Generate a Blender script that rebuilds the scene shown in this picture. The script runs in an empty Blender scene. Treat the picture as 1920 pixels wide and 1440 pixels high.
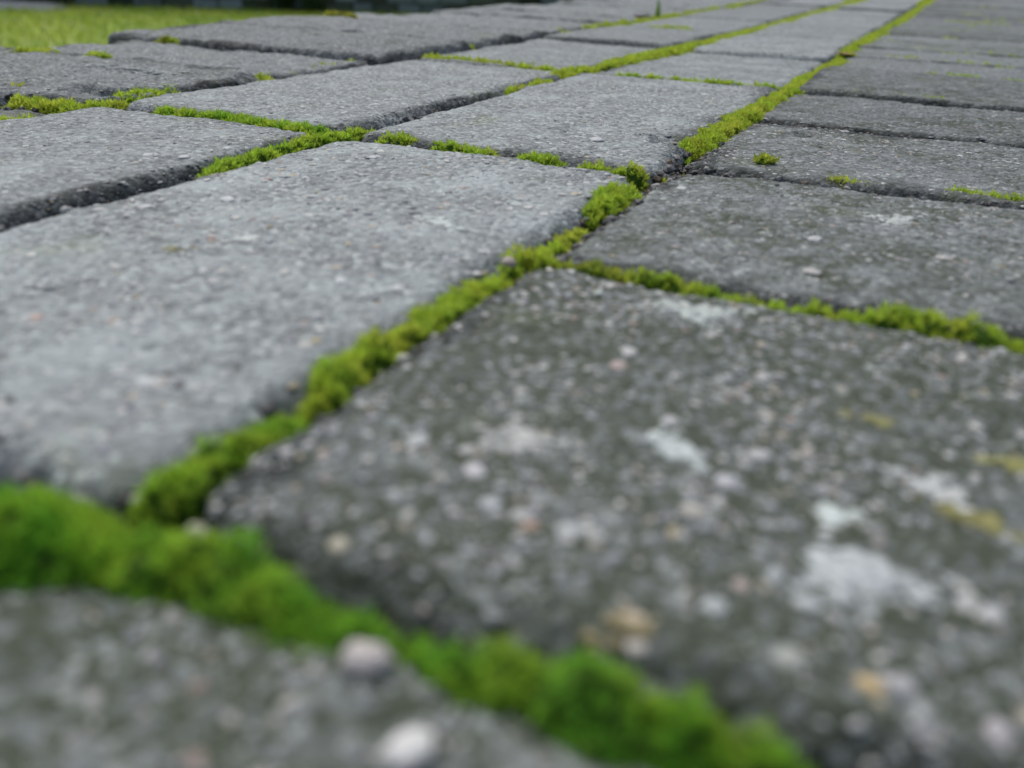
import bpy, math, random
import numpy as np
from mathutils import Vector, Matrix

random.seed(7)
RNG = np.random.default_rng(11)
S = bpy.context.scene
COL = S.collection

# ------------------------------------------------------------------ camera
F_PX, PITCH, YAW, ROLL, CAM_H = 1669.5, 0.4501, 0.4233, 0.0359, 0.0522   # photo is 1920 px wide
_d = np.array([-math.sin(YAW) * math.cos(PITCH), math.cos(YAW) * math.cos(PITCH), -math.sin(PITCH)])
_x = np.array([math.cos(YAW), math.sin(YAW), 0.0])
_u = np.cross(_x, _d)
CX = math.cos(ROLL) * _x + math.sin(ROLL) * _u
CU = -math.sin(ROLL) * _x + math.cos(ROLL) * _u
cam = bpy.data.cameras.new('camera')
cam.sensor_width = 36.0
cam.lens = 36.0 * F_PX / 1920.0
cam.clip_start, cam.clip_end = 0.004, 500.0
cam.dof.use_dof = True
cam.dof.focus_distance = 0.285
cam.dof.aperture_fstop = 13.2
cam_o = bpy.data.objects.new('camera', cam)
COL.objects.link(cam_o)
cam_o.matrix_world = Matrix(((CX[0], CU[0], -_d[0], 0), (CX[1], CU[1], -_d[1], 0), (CX[2], CU[2], -_d[2], CAM_H), (0, 0, 0, 1)))
S.camera = cam_o

# ------------------------------------------------------------------ sky, sun, exposure
TO_SUN = Vector((-0.36, 0.30, 0.88)).normalized()
world = bpy.data.worlds.new('World')
S.world = world
world.use_nodes = True
wn = world.node_tree
sky = wn.nodes.new('ShaderNodeTexSky')
sky.sky_type = 'NISHITA'
sky.sun_disc = False
sky.sun_elevation = math.asin(TO_SUN.z)
sky.sun_rotation = math.atan2(TO_SUN.x, TO_SUN.y)
sky.dust_density = 4.0
sky.air_density = 1.0
wn.links.new(sky.outputs[0], wn.nodes['Background'].inputs[0])
wn.nodes['Background'].inputs[1].default_value = 0.085
sun = bpy.data.lights.new('sun', 'SUN')
sun.energy = 1.5
sun.angle = math.radians(75)
sun.color = (1.0, 0.985, 0.95)
sun_o = bpy.data.objects.new('sun', sun)
COL.objects.link(sun_o)
sun_o.rotation_euler = TO_SUN.to_track_quat('Z', 'Y').to_euler()
S.view_settings.view_transform = 'Standard'
S.view_settings.look = 'None'
S.view_settings.exposure = 0.44
S.view_settings.gamma = 1.0
S.cycles.max_bounces = 4


def at(px, py, z=0.0):
    """world point at height z seen at photo pixel (px, py)"""
    v = _d * F_PX + CX * (px - 960) - CU * (py - 720)
    t = (z - CAM_H) / v[2]
    return np.array([v[0] * t, v[1] * t, z])


# ------------------------------------------------------------------ numeric helpers
def _hash(ix, iy, seed):
    h = (ix.astype(np.int64) * 374761393 + iy.astype(np.int64) * 668265263 + seed * 974634777) & 0xFFFFFFFF
    h = ((h ^ (h >> 13)) * 1274126177) & 0xFFFFFFFF
    return ((h ^ (h >> 16)) & 0xFFFFFF) / float(0xFFFFFF)


def noise(x, y, seed=0):
    """gradient noise, about -1..1"""
    x = np.asarray(x, float); y = np.asarray(y, float)
    ix, iy = np.floor(x), np.floor(y)
    fx, fy = x - ix, y - iy
    sx = fx * fx * fx * (fx * (fx * 6 - 15) + 10)
    sy = fy * fy * fy * (fy * (fy * 6 - 15) + 10)

    def g(ox, oy):
        a = _hash(ix + ox, iy + oy, seed) * 2 * math.pi
        return np.cos(a) * (fx - ox) + np.sin(a) * (fy - oy)
    a = g(0, 0) * (1 - sx) + g(1, 0) * sx
    b = g(0, 1) * (1 - sx) + g(1, 1) * sx
    return (a * (1 - sy) + b * sy) * 1.5


def fbm(x, y, seed=0, octv=3):
    s, a = 0, 1.0
    for i in range(octv):
        s = s + a * noise(x * 2 ** i, y * 2 ** i, seed + 17 * i)
        a *= 0.5
    return s


def sstep(a, b, t):
    t = np.clip((t - a) / (b - a), 0, 1)
    return t * t * (3 - 2 * t)


def make_mesh(name, verts, faces, mat, smooth=True, tint=None):
    """faces: int array (n,3) or (n,4), or list of such arrays"""
    if not isinstance(faces, list):
        faces = [faces]
    me = bpy.data.meshes.new(name)
    verts = np.ascontiguousarray(verts, dtype=np.float32)
    me.vertices.add(len(verts))
    me.vertices.foreach_set('co', verts.ravel())
    loops = np.concatenate([f.ravel() for f in faces]).astype(np.int32)
    sizes = np.concatenate([np.full(len(f), f.shape[1]) for f in faces])
    starts = np.concatenate([[0], np.cumsum(sizes)[:-1]]).astype(np.int32)
    me.loops.add(len(loops))
    me.loops.foreach_set('vertex_index', loops)
    me.polygons.add(len(sizes))
    me.polygons.foreach_set('loop_start', starts)
    me.polygons.foreach_set('use_smooth', np.full(len(sizes), smooth))
    me.update(calc_edges=True)
    if tint is not None:
        a = me.attributes.new('tint', 'FLOAT_COLOR', 'POINT')
        c = np.ones((len(verts), 4), np.float32)
        c[:, :3] = tint
        a.data.foreach_set('color', c.ravel())
    me.materials.append(mat)
    return me


def link(name, me, parent=None, loc=None):
    o = bpy.data.objects.new(name, me)
    COL.objects.link(o)
    if loc is not None:
        o.location = loc
    if parent is not None:
        o.parent = parent
    return o


def tag(o, label, cat, group=None):
    o['label'] = label
    o['category'] = cat
    if group:
        o['group'] = group
    return o


def grid_faces(nu, nv):
    i = np.arange(nu - 1)[:, None] * nv + np.arange(nv - 1)[None, :]
    i = i.ravel()
    return np.stack([i, i + nv, i + nv + 1, i + 1], 1)


_t = (1 + 5 ** .5) / 2
ICO_V = np.array([(-1, _t, 0), (1, _t, 0), (-1, -_t, 0), (1, -_t, 0), (0, -1, _t), (0, 1, _t), (0, -1, -_t), (0, 1, -_t), (_t, 0, -1), (_t, 0, 1), (-_t, 0, -1), (-_t, 0, 1)], float)
ICO_V /= np.linalg.norm(ICO_V[0])
ICO_F = np.array([(0, 11, 5), (0, 5, 1), (0, 1, 7), (0, 7, 10), (0, 10, 11), (1, 5, 9), (5, 11, 4), (11, 10, 2), (10, 7, 6), (7, 1, 8), (3, 9, 4), (3, 4, 2), (3, 2, 6), (3, 6, 8), (3, 8, 9), (4, 9, 5), (2, 4, 11), (6, 2, 10), (8, 6, 7), (9, 8, 1)])


def subdiv(V, F):
    V = [tuple(v) for v in V]; mid = {}; out = []

    def m(a, b):
        k = (min(a, b), max(a, b))
        if k not in mid:
            p = (np.array(V[a]) + np.array(V[b])); p /= np.linalg.norm(p)
            V.append(tuple(p)); mid[k] = len(V) - 1
        return mid[k]
    for a, b, c in F:
        ab, bc, ca = m(a, b), m(b, c), m(c, a)
        out += [(a, ab, ca), (b, bc, ab), (c, ca, bc), (ab, bc, ca)]
    return np.array(V), np.array(out)


ICO2_V, ICO2_F = subdiv(ICO_V, ICO_F)
ICO3_V, ICO3_F = subdiv(ICO2_V, ICO2_F)


def blobs(P, R, cols, flat=0.6, rng=RNG, hi=False):
    """many small irregular rounded lumps as one vertex/face set; P (n,3), R (n,)"""
    V0, F0 = (ICO2_V, ICO2_F) if hi else (ICO_V, ICO_F)
    n, k = len(P), len(V0)
    ang = rng.uniform(0, 2 * math.pi, n)
    ex = rng.uniform(0.75, 1.35, n)
    jit = rng.uniform(0.78, 1.18, (n, k))
    v = V0[None] * jit[..., None]
    x = v[..., 0] * ex[:, None]
    yv = v[..., 1] / ex[:, None]
    ca, sa = np.cos(ang)[:, None], np.sin(ang)[:, None]
    fl = np.asarray(flat) if np.ndim(flat) else np.full(n, flat)
    w = np.stack([x * ca - yv * sa, x * sa + yv * ca, v[..., 2] * fl[:, None]], -1) * R[:, None, None] + P[:, None]
    f = F0[None] + (np.arange(n) * k)[:, None, None]
    return w.reshape(-1, 3), f.reshape(-1, 3), np.repeat(cols, k, 0)


# ------------------------------------------------------------------ materials
def new_mat(name):
    m = bpy.data.materials.new(name)
    m.use_nodes = True
    nt = m.node_tree
    return m, nt, nt.nodes['Principled BSDF']


def nd(nt, typ, **kw):
    n = nt.nodes.new(typ)
    for k, v in kw.items():
        setattr(n, k, v)
    return n


def mixc(nt, fac, a, b, blend='MIX'):
    n = nd(nt, 'ShaderNodeMix', data_type='RGBA', blend_type=blend)
    for sock, val in ((n.inputs[0], fac), (n.inputs[6], a), (n.inputs[7], b)):
        if isinstance(val, bpy.types.NodeSocket):
            nt.links.new(val, sock)
        elif isinstance(val, (int, float)):
            sock.default_value = val
        else:
            sock.default_value = (*val, 1)
    return n.outputs[2]


def math_n(nt, op, a, b=None, clamp=False):
    n = nd(nt, 'ShaderNodeMath', operation=op, use_clamp=clamp)
    for i, val in enumerate((a, b)):
        if val is None:
            continue
        if isinstance(val, bpy.types.NodeSocket):
            nt.links.new(val, n.inputs[i])
        else:
            n.inputs[i].default_value = val
    return n.outputs[0]


def ramp(nt, sock, pts):
    n = nd(nt, 'ShaderNodeValToRGB')
    e = n.color_ramp.elements
    while len(e) < len(pts):
        e.new(0.5)
    for q, (p, c) in zip(e, pts):
        q.position = p
        q.color = (*c, 1) if len(c) == 3 else c
    nt.links.new(sock, n.inputs[0])
    return n.outputs[0]


def noise_n(nt, vec, scale, detail=3.0, rough=0.55):
    n = nd(nt, 'ShaderNodeTexNoise')
    n.inputs['Scale'].default_value = scale
    n.inputs['Detail'].default_value = detail
    n.inputs['Roughness'].default_value = rough
    nt.links.new(vec, n.inputs['Vector'])
    return n


def stone_material():
    m, nt, bs = new_mat('weathered_concrete')
    pos = nd(nt, 'ShaderNodeNewGeometry').outputs['Position']

    def prop(name):
        a = nd(nt, 'ShaderNodeAttribute', attribute_type='OBJECT')
        a.attribute_name = name
        return a.outputs['Fac']
    tone, algae, bloom = prop('tone'), prop('algae'), prop('bloom')
    # sand grains of the worn face
    vo = nd(nt, 'ShaderNodeTexVoronoi', feature='F1')
    vo.inputs['Scale'].default_value = 780
    vo.inputs['Randomness'].default_value = 1.0
    nt.links.new(pos, vo.inputs['Vector'])
    sep = nd(nt, 'ShaderNodeSeparateColor')
    nt.links.new(vo.outputs['Color'], sep.inputs[0])
    g1 = ramp(nt, sep.outputs[0], [(0.0, (0.055, 0.058, 0.06)), (0.30, (0.165, 0.168, 0.172)), (0.75, (0.27, 0.272, 0.28)), (0.93, (0.36, 0.365, 0.365)), (1.0, (0.58, 0.58, 0.56))])
    vo2 = nd(nt, 'ShaderNodeTexVoronoi', feature='F1')
    vo2.inputs['Scale'].default_value = 330
    nt.links.new(pos, vo2.inputs['Vector'])
    sep2 = nd(nt, 'ShaderNodeSeparateColor')
    nt.links.new(vo2.outputs['Color'], sep2.inputs[0])
    big = math_n(nt, 'GREATER_THAN', sep2.outputs[1], 0.80)
    core = math_n(nt, 'LESS_THAN', vo2.outputs['Distance'], 0.36)
    bigm = math_n(nt, 'MULTIPLY', big, core)
    bigc = ramp(nt, sep2.outputs[0], [(0.0, (0.50, 0.50, 0.48)), (0.45, (0.38, 0.39, 0.39)), (0.62, (0.34, 0.30, 0.26)), (0.70, (0.10, 0.10, 0.095)), (1.0, (0.05, 0.052, 0.045))])
    col = mixc(nt, math_n(nt, 'MULTIPLY', bigm, 0.75), g1, bigc)
    fine = noise_n(nt, pos, 1900, 2.0)
    col = mixc(nt, 0.35, col, ramp(nt, fine.outputs['Fac'], [(0.3, (0.09, 0.09, 0.095)), (0.7, (0.36, 0.36, 0.36))]))
    # blotches: pale bloom, dark algae film, faint yellow-green film
    nb = noise_n(nt, pos, 42, 6.0, 0.68)
    bl = ramp(nt, math_n(nt, 'ADD', nb.outputs['Fac'], math_n(nt, 'SUBTRACT', bloom, 0.5)), [(0.50, (0, 0, 0)), (0.72, (1, 1, 1))])
    col = mixc(nt, math_n(nt, 'MULTIPLY', bl, 0.55), col, (0.43, 0.445, 0.45))
    na = noise_n(nt, pos, 110, 7.0, 0.78)
    na2 = noise_n(nt, pos, 20, 3.0, 0.6)
    asum = math_n(nt, 'ADD', math_n(nt, 'MULTIPLY', na.outputs['Fac'], 0.6), math_n(nt, 'MULTIPLY', na2.outputs['Fac'], 0.4))
    al = ramp(nt, math_n(nt, 'ADD', asum, math_n(nt, 'SUBTRACT', algae, 0.5)), [(0.49, (0, 0, 0)), (0.63, (1, 1, 1))])
    grain_keep = ramp(nt, sep.outputs[1], [(0.50, (1, 1, 1)), (0.90, (0.12, 0.12, 0.12))])
    alm = math_n(nt, 'MULTIPLY', math_n(nt, 'MULTIPLY', al, grain_keep), 0.86)
    col = mixc(nt, alm, col, (0.050, 0.060, 0.026))
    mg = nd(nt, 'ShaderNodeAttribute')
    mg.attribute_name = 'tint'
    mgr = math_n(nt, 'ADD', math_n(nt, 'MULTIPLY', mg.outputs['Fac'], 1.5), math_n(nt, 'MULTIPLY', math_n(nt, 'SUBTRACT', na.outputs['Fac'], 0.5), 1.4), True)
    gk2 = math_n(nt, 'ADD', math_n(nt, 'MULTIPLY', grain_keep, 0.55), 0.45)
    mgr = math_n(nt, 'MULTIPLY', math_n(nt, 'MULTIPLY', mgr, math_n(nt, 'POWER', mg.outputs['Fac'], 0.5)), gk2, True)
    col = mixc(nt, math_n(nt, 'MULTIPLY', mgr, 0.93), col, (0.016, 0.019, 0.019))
    ny = noise_n(nt, pos, 30, 4.0, 0.6)
    ym = ramp(nt, ny.outputs['Fac'], [(0.60, (0, 0, 0)), (0.74, (1, 1, 1))])
    col = mixc(nt, math_n(nt, 'MULTIPLY', ym, 0.30), col, (0.20, 0.22, 0.07))
    tn = nd(nt, 'ShaderNodeCombineColor')
    for i, k in enumerate((0.915, 1.0, 0.985)):
        nt.links.new(math_n(nt, 'MULTIPLY', tone, k), tn.inputs[i])
    col = mixc(nt, 1.0, col, tn.outputs[0], 'MULTIPLY')
    nt.links.new(col, bs.inputs['Base Color'])
    rr = ramp(nt, na.outputs['Fac'], [(0.3, (0.52, 0.52, 0.52)), (0.7, (0.85, 0.85, 0.85))])
    nt.links.new(rr, bs.inputs['Roughness'])
    bs.inputs['Specular IOR Level'].default_value = 0.28
    # fine relief
    hsum = math_n(nt, 'ADD', math_n(nt, 'MULTIPLY', vo.outputs['Distance'], -0.5), math_n(nt, 'MULTIPLY', fine.outputs['Fac'], 0.6))
    hsum = math_n(nt, 'ADD', hsum, math_n(nt, 'MULTIPLY', bigm, 0.4))
    b = nd(nt, 'ShaderNodeBump')
    b.inputs['Strength'].default_value = 1.0
    b.inputs['Distance'].default_value = 0.0009
    nt.links.new(hsum, b.inputs['Height'])
    nt.links.new(b.outputs[0], bs.inputs['Normal'])
    return m


def tint_material(name, rough=0.7, spec=0.3, transl=0.0, bump=None):
    m, nt, bs = new_mat(name)
    a = nd(nt, 'ShaderNodeAttribute')
    a.attribute_name = 'tint'
    col = a.outputs['Color']
    bs.inputs['Roughness'].default_value = rough
    bs.inputs['Specular IOR Level'].default_value = spec
    if bump:
        pos = nd(nt, 'ShaderNodeNewGeometry').outputs['Position']
        n = noise_n(nt, pos, bump[0], 4.0)
        col = mixc(nt, 1.0, col, ramp(nt, n.outputs['Fac'], [(0.25, (0.62, 0.62, 0.62)), (0.75, (1.0, 1.0, 1.0))]), 'MULTIPLY')
        b = nd(nt, 'ShaderNodeBump')
        b.inputs['Distance'].default_value = bump[1]
        nt.links.new(n.outputs['Fac'], b.inputs['Height'])
        nt.links.new(b.outputs[0], bs.inputs['Normal'])
    nt.links.new(col, bs.inputs['Base Color'])
    if transl:
        t = nd(nt, 'ShaderNodeBsdfTranslucent')
        nt.links.new(col, t.inputs['Color'])
        mx = nd(nt, 'ShaderNodeMixShader')
        mx.inputs[0].default_value = transl
        nt.links.new(bs.outputs[0], mx.inputs[1])
        nt.links.new(t.outputs[0], mx.inputs[2])
        nt.links.new(mx.outputs[0], nt.nodes['Material Output'].inputs[0])
    return m


def soil_material():
    m, nt, bs = new_mat('dark_joint_soil')
    pos = nd(nt, 'ShaderNodeNewGeometry').outputs['Position']
    n = noise_n(nt, pos, 500, 6.0, 0.7)
    v = nd(nt, 'ShaderNodeTexVoronoi')
    v.inputs['Scale'].default_value = 900
    nt.links.new(pos, v.inputs['Vector'])
    c = ramp(nt, n.outputs['Fac'], [(0.3, (0.018, 0.017, 0.016)), (0.55, (0.045, 0.043, 0.04)), (0.75, (0.11, 0.105, 0.10))])
    nt.links.new(c, bs.inputs['Base Color'])
    bs.inputs['Roughness'].default_value = 0.9
    b = nd(nt, 'ShaderNodeBump')
    b.inputs['Distance'].default_value = 0.001
    nt.links.new(v.outputs['Distance'], b.inputs['Height'])
    nt.links.new(b.outputs[0], bs.inputs['Normal'])
    return m


def plain_noise_material(name, c0, c1, scale, rough=0.9, bump=0.01):
    m, nt, bs = new_mat(name)
    pos = nd(nt, 'ShaderNodeNewGeometry').outputs['Position']
    n = noise_n(nt, pos, scale, 6.0, 0.65)
    c = ramp(nt, n.outputs['Fac'], [(0.32, c0), (0.68, c1)])
    nt.links.new(c, bs.inputs['Base Color'])
    bs.inputs['Roughness'].default_value = rough
    b = nd(nt, 'ShaderNodeBump')
    b.inputs['Distance'].default_value = bump
    nt.links.new(n.outputs['Fac'], b.inputs['Height'])
    nt.links.new(b.outputs[0], bs.inputs['Normal'])
    return m


M_STONE = stone_material()
M_MOSS = tint_material('moss', 0.75, 0.2, 0.5)
M_GRIT = tint_material('grit', 0.55, 0.4, 0.0, (1400, 0.0003))
M_LICHEN = tint_material('lichen', 0.9, 0.15, 0.0, (1500, 0.0003))
M_SOIL = soil_material()
M_GRASS = tint_material('grass', 0.6, 0.3, 0.4)
M_LAWN = plain_noise_material('lawn_ground', (0.25, 0.35, 0.06), (0.38, 0.47, 0.08), 9.0)
M_BRICK = tint_material('old_brick', 0.9, 0.2, 0.0, (28, 0.006))
M_MORTAR = plain_noise_material('dark_mortar', (0.03, 0.035, 0.025), (0.075, 0.08, 0.06), 14.0)
M_TERRACE = plain_noise_material('rough_concrete', (0.10, 0.10, 0.09), (0.24, 0.24, 0.23), 18.0)

# ------------------------------------------------------------------ the ground: lawn below the terrace
DROP = 0.45


def struct(o):
    o['kind'] = 'structure'
    return o


n = 60
gx = np.sign(np.linspace(-1, 1, n)) * np.abs(np.linspace(-1, 1, n)) ** 3 * 220
GX, GY = np.meshgrid(gx, gx, indexing='ij')
GV = np.stack([GX.ravel(), GY.ravel(), -DROP + 0.0 * GX.ravel()], 1)
struct(link('lawn', make_mesh('lawn', GV, grid_faces(n, n), M_LAWN)))

# terrace that carries the pavement
TX0, TX1, TY0, TY1 = -0.445, 0.62, -0.45, 4.3
tv = np.array([(x, y, z) for z in (-DROP - 0.05, -0.032) for (x, y) in ((TX0, TY0), (TX1, TY0), (TX1, TY1), (TX0, TY1))])
tf = np.array([(3, 2, 1, 0), (4, 5, 6, 7), (0, 1, 5, 4), (1, 2, 6, 5), (2, 3, 7, 6), (3, 0, 4, 7)])
struct(link('terrace', make_mesh('terrace', tv, tf, M_TERRACE, smooth=False)))

# bedding soil seen at the bottom of the joints
bx = np.arange(-0.435, 0.60, 0.0032)
by = np.concatenate([np.arange(-0.40, 0.6, 0.0032), np.arange(0.6, 4.25, 0.03)])
BX, BY = np.meshgrid(bx, by, indexing='ij')


def soil_z(x, y):
    return -0.0066 + 0.0012 * fbm(x * 120, y * 120, 5, 2) + 0.0009 * noise(x * 450, y * 450, 9)


BZ = soil_z(BX, BY)
BZ[0, :] = -0.031
pavement = struct(link('pavement', make_mesh('pavement', np.stack([BX.ravel(), BY.ravel(), BZ.ravel()], 1), grid_faces(len(bx), len(by)), M_SOIL)))

# ------------------------------------------------------------------ paving stones
X1, X2, X3, X4 = -0.066, -0.169, -0.271, -0.462
X5, X6, X7, X8 = 0.139, 0.241, 0.343, 0.548
STONES = []


class Stone:
    def __init__(s, x0, x1, y0, y1, seed, gap=0.0019, bev=0.0052, depth=0.0070, rc=0.008, chips=(), tone=1.0, algae=0.3, bloom=0.4, dz=None):
        r = random.Random(seed)
        s.x0, s.x1, s.y0, s.y1 = x0 + gap, x1 - gap, y0 + gap, y1 - gap
        s.cx, s.cy = (s.x0 + s.x1) / 2, (s.y0 + s.y1) / 2
        s.hx, s.hy = (s.x1 - s.x0) / 2, (s.y1 - s.y0) / 2
        s.seed, s.bev, s.dep, s.rc = seed, bev, depth, rc
        s.chips = chips
        s.tone, s.algae, s.bloom = tone, algae, bloom
        s.rough = 2.6 if x1 < -0.26 else 1.0
        s.dz = r.uniform(-0.0012, 0.0008) if dz is None else dz
        s.tx, s.ty = r.uniform(-0.009, 0.009), r.uniform(-0.009, 0.009)

    def z(s, x, y, fine=1.0):
        px, py = x - s.cx, y - s.cy
        wob = 0.0016 * s.rough * noise(x * 42, y * 42, s.seed) + 0.0009 * s.rough * noise(x * 150, y * 150, s.seed + 3)
        wob = wob + fine * 0.0007 * noise(x * 520, y * 520, s.seed + 4)
        qx, qy = np.abs(px) - (s.hx - s.rc), np.abs(py) - (s.hy - s.rc)
        dd = np.hypot(np.maximum(qx, 0), np.maximum(qy, 0)) + np.minimum(np.maximum(qx, qy), 0) - s.rc
        ins = -dd + wob
        bev = s.bev * (1 + 0.35 * noise(x * 30 + 7, y * 30, s.seed + 5))
        t = np.clip(ins / bev, 0, 1)
        drop = s.dep * (1 - np.sqrt(np.clip(1 - (1 - t) ** 2, 0, 1)))
        drop = drop + np.clip(-ins, 0, 0.004) * 5
        edge = 1 - t
        zz = s.dz + s.tx * px + s.ty * py - 0.0006 * ((px / s.hx) ** 2 + (py / s.hy) ** 2) * 0.5 - drop
        zz = zz + s.rough * (0.0005 * fbm(x * 40, y * 40, s.seed + 6, 2) + 0.00024 * noise(x * 210, y * 210, s.seed + 7))
        if fine:
            g = noise(x * 620, y * 620, s.seed + 8)
            zz = zz + fine * (0.00018 * g + 0.00055 * edge * noise(x * 380, y * 380, s.seed + 9))
            pit = noise(x * 300, y * 300, s.seed + 10)
            zz = zz - fine * 0.0007 * sstep(0.55, 0.95, pit)
        for (cx, cy, rad, dep) in s.chips:
            q = np.hypot(x - cx, y - cy) / rad + 0.35 * noise(x * 130, y * 130, s.seed + 11)
            zz = zz - dep * (1 - sstep(0.35, 1.0, q)) * (1 + 0.25 * noise(x * 420, y * 420, s.seed + 12))
        return zz

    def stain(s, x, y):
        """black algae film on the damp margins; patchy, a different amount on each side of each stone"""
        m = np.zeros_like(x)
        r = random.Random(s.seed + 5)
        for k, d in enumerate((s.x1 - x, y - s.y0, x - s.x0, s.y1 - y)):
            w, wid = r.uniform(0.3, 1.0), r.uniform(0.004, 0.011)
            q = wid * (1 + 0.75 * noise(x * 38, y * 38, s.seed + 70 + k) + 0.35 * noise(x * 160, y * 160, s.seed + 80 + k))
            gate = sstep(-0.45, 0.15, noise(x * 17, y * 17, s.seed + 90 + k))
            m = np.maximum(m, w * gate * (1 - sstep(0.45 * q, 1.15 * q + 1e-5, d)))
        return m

    def build(s, step):
        def lines(a, b):
            ext = 0.0022
            e = 0.011
            se = min(step * 0.7, 0.0022)
            l1 = np.arange(a - ext, a + e, se)
            l3 = np.arange(b - e, b + ext + se * 0.5, se)
            nmid = max(2, int((l3[0] - l1[-1]) / step) + 1)
            return np.concatenate([l1, np.linspace(l1[-1], l3[0], nmid + 1)[1:-1], l3])
        lx, ly = lines(s.x0, s.x1), lines(s.y0, s.y1)
        X, Y = np.meshgrid(lx, ly, indexing='ij')
        Z = s.z(X, Y, 1.0 if step < 0.0016 else 0.6)
        Z[0, :] -= 0.012; Z[-1, :] -= 0.012; Z[:, 0] -= 0.012; Z[:, -1] -= 0.012
        V = np.stack([(X - s.cx).ravel(), (Y - s.cy).ravel(), Z.ravel()], 1)
        st = s.stain(X, Y).ravel()[:, None]
        return make_mesh('paving_stone', V, grid_faces(len(lx), len(ly)), M_STONE, True, np.repeat(st, 3, 1))

    def place(s, me):
        o = link('paving_stone', me, pavement, (s.cx, s.cy, 0))
        o['tone'], o['algae'], o['bloom'] = float(s.tone), float(s.algae), float(s.bloom)
        s.obj = o
        return o


def row(xa, xb, ys, start_seed, look, spec=None, xjit=None):
    out = []
    for i in range(len(ys) - 1):
        t, a, b = look(i)
        kw = dict(tone=t, algae=a, bloom=b)
        if xa == X1 and i >= 4:
            kw.update(gap=0.0011, bev=0.0042, rc=0.007)
        x0, x1 = xa, xb
        if spec and i in spec:
            kw.update(spec[i])
            x0 = kw.pop('x0', x0)
        elif xjit:
            x0 = xa + xjit(i)
        s = Stone(x0, x1, ys[i], ys[i + 1], start_seed + 31 * i, **kw)
        out.append(s)
    STONES.extend(out)
    return out


def ext(ys, stepv, end):
    ys = list(ys)
    r = random.Random(len(ys))
    while ys[-1] < end:
        ys.append(ys[-1] + stepv + r.uniform(-0.003, 0.003))
    return ys


rr = random.Random(5)
YR = ext([-0.256, -0.153, -0.052, 0.0513, 0.152, 0.2565, 0.353, 0.446, 0.562, 0.645, 0.728, 0.815, 0.900, 1.0], 0.1015, 4.1)
YS = ext([-0.36, -0.155, 0.0525, 0.236, 0.442, 0.612, 0.788, 0.975], 0.203, 4.1)
YT = ext([-0.37, -0.168, 0.034, 0.2365, 0.444, 0.618, 0.792, 0.985], 0.203, 4.1)
YQ = ext([-0.28, -0.18, -0.078, 0.024, 0.125, 0.231, 0.337, 0.421, 0.533, 0.648, 0.730, 0.816, 0.92], 0.1015, 4.1)

chip_S2 = at(1262, 262)
chip_S2b = at(1225, 256)
chip_S2c = at(1290, 285)
chip_Q = at(195, 172)
chip_Qb = at(240, 170)
chip_R3 = at(1510, 245)
row_R = row(X1, X5, YR, 1000, lambda i: (rr.uniform(0.72, 0.98), rr.uniform(0.44, 0.56), rr.uniform(0.30, 0.42)),
            {2: dict(tone=0.98, algae=0.62, bloom=0.46, rc=0.011, bev=0.0075, gap=0.0005, x0=-0.074),
             3: dict(tone=0.93, algae=0.66, bloom=0.36, rc=0.010, bev=0.0055, dz=0.0003),
             4: dict(tone=0.95, algae=0.565, bloom=0.38, rc=0.010, dz=-0.0004, gap=0.0016),
             5: dict(tone=0.86, algae=0.53, bloom=0.34, chips=((chip_R3[0], chip_R3[1], 0.007, 0.002),)),
             6: dict(tone=0.76, algae=0.54, bloom=0.32)})
row_S = row(X2, X1, YS, 3000, lambda i: (rr.uniform(0.98, 1.22), rr.uniform(0.34, 0.44), rr.uniform(0.44, 0.56)),
            {1: dict(tone=1.1, algae=0.42, bloom=0.5), 2: dict(tone=1.24, algae=0.385, bloom=0.56, bev=0.0060, rc=0.010, dz=0.0),
             3: dict(tone=1.20, algae=0.38, bloom=0.50, bev=0.0050, dz=0.0003,
                     chips=((chip_S2[0], chip_S2[1], 0.011, 0.0024), (chip_S2b[0], chip_S2b[1], 0.007, 0.0014), (chip_S2c[0], chip_S2c[1], 0.009, 0.002)))})
row_T = row(X3, X2, YT, 5000, lambda i: (rr.uniform(0.95, 1.2), rr.uniform(0.34, 0.44), rr.uniform(0.44, 0.54)),
            {3: dict(tone=1.18, algae=0.38, bloom=0.5, bev=0.0054), 2: dict(tone=1.14, algae=0.38, bloom=0.52, bev=0.0056)})
edge_r = random.Random(3)
row_Q = row(X4, X3, YQ, 7000, lambda i: (rr.uniform(0.85, 1.1), rr.uniform(0.40, 0.5), rr.uniform(0.34, 0.5)),
            {5: dict(tone=0.9, algae=0.48, bloom=0.36, x0=-0.452, chips=((chip_Q[0], chip_Q[1], 0.016, 0.007), (chip_Qb[0], chip_Qb[1], 0.010, 0.005))),
             4: dict(tone=0.75, algae=0.56, bloom=0.25, dz=-0.004, x0=-0.452),
             6: dict(tone=0.95, algae=0.44, bloom=0.4, x0=-0.450),
             7: dict(tone=0.85, algae=0.48, bloom=0.36, x0=-0.476, dz=0.002),
             8: dict(tone=0.9, algae=0.46, bloom=0.38, x0=-0.492, dz=0.002),
             9: dict(tone=1.0, algae=0.42, bloom=0.45, x0=-0.488, dz=0.001)},
            xjit=lambda i: edge_r.uniform(-0.016, 0.006))
row_U = row(X5, X6, ext([-0.34, -0.137, 0.066], 0.203, 4.1), 9000, lambda i: (rr.uniform(0.9, 1.1), rr.uniform(0.38, 0.48), rr.uniform(0.38, 0.5)))
row_V = row(X6, X7, ext([-0.36, -0.157, 0.046], 0.203, 4.1), 11000, lambda i: (rr.uniform(0.9, 1.1), rr.uniform(0.38, 0.48), rr.uniform(0.38, 0.5)))
row_W = row(X7, X8, ext([-0.28, -0.178], 0.1015, 4.1), 13000, lambda i: (rr.uniform(0.9, 1.1), rr.uniform(0.38, 0.48), rr.uniform(0.38, 0.5)))

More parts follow.
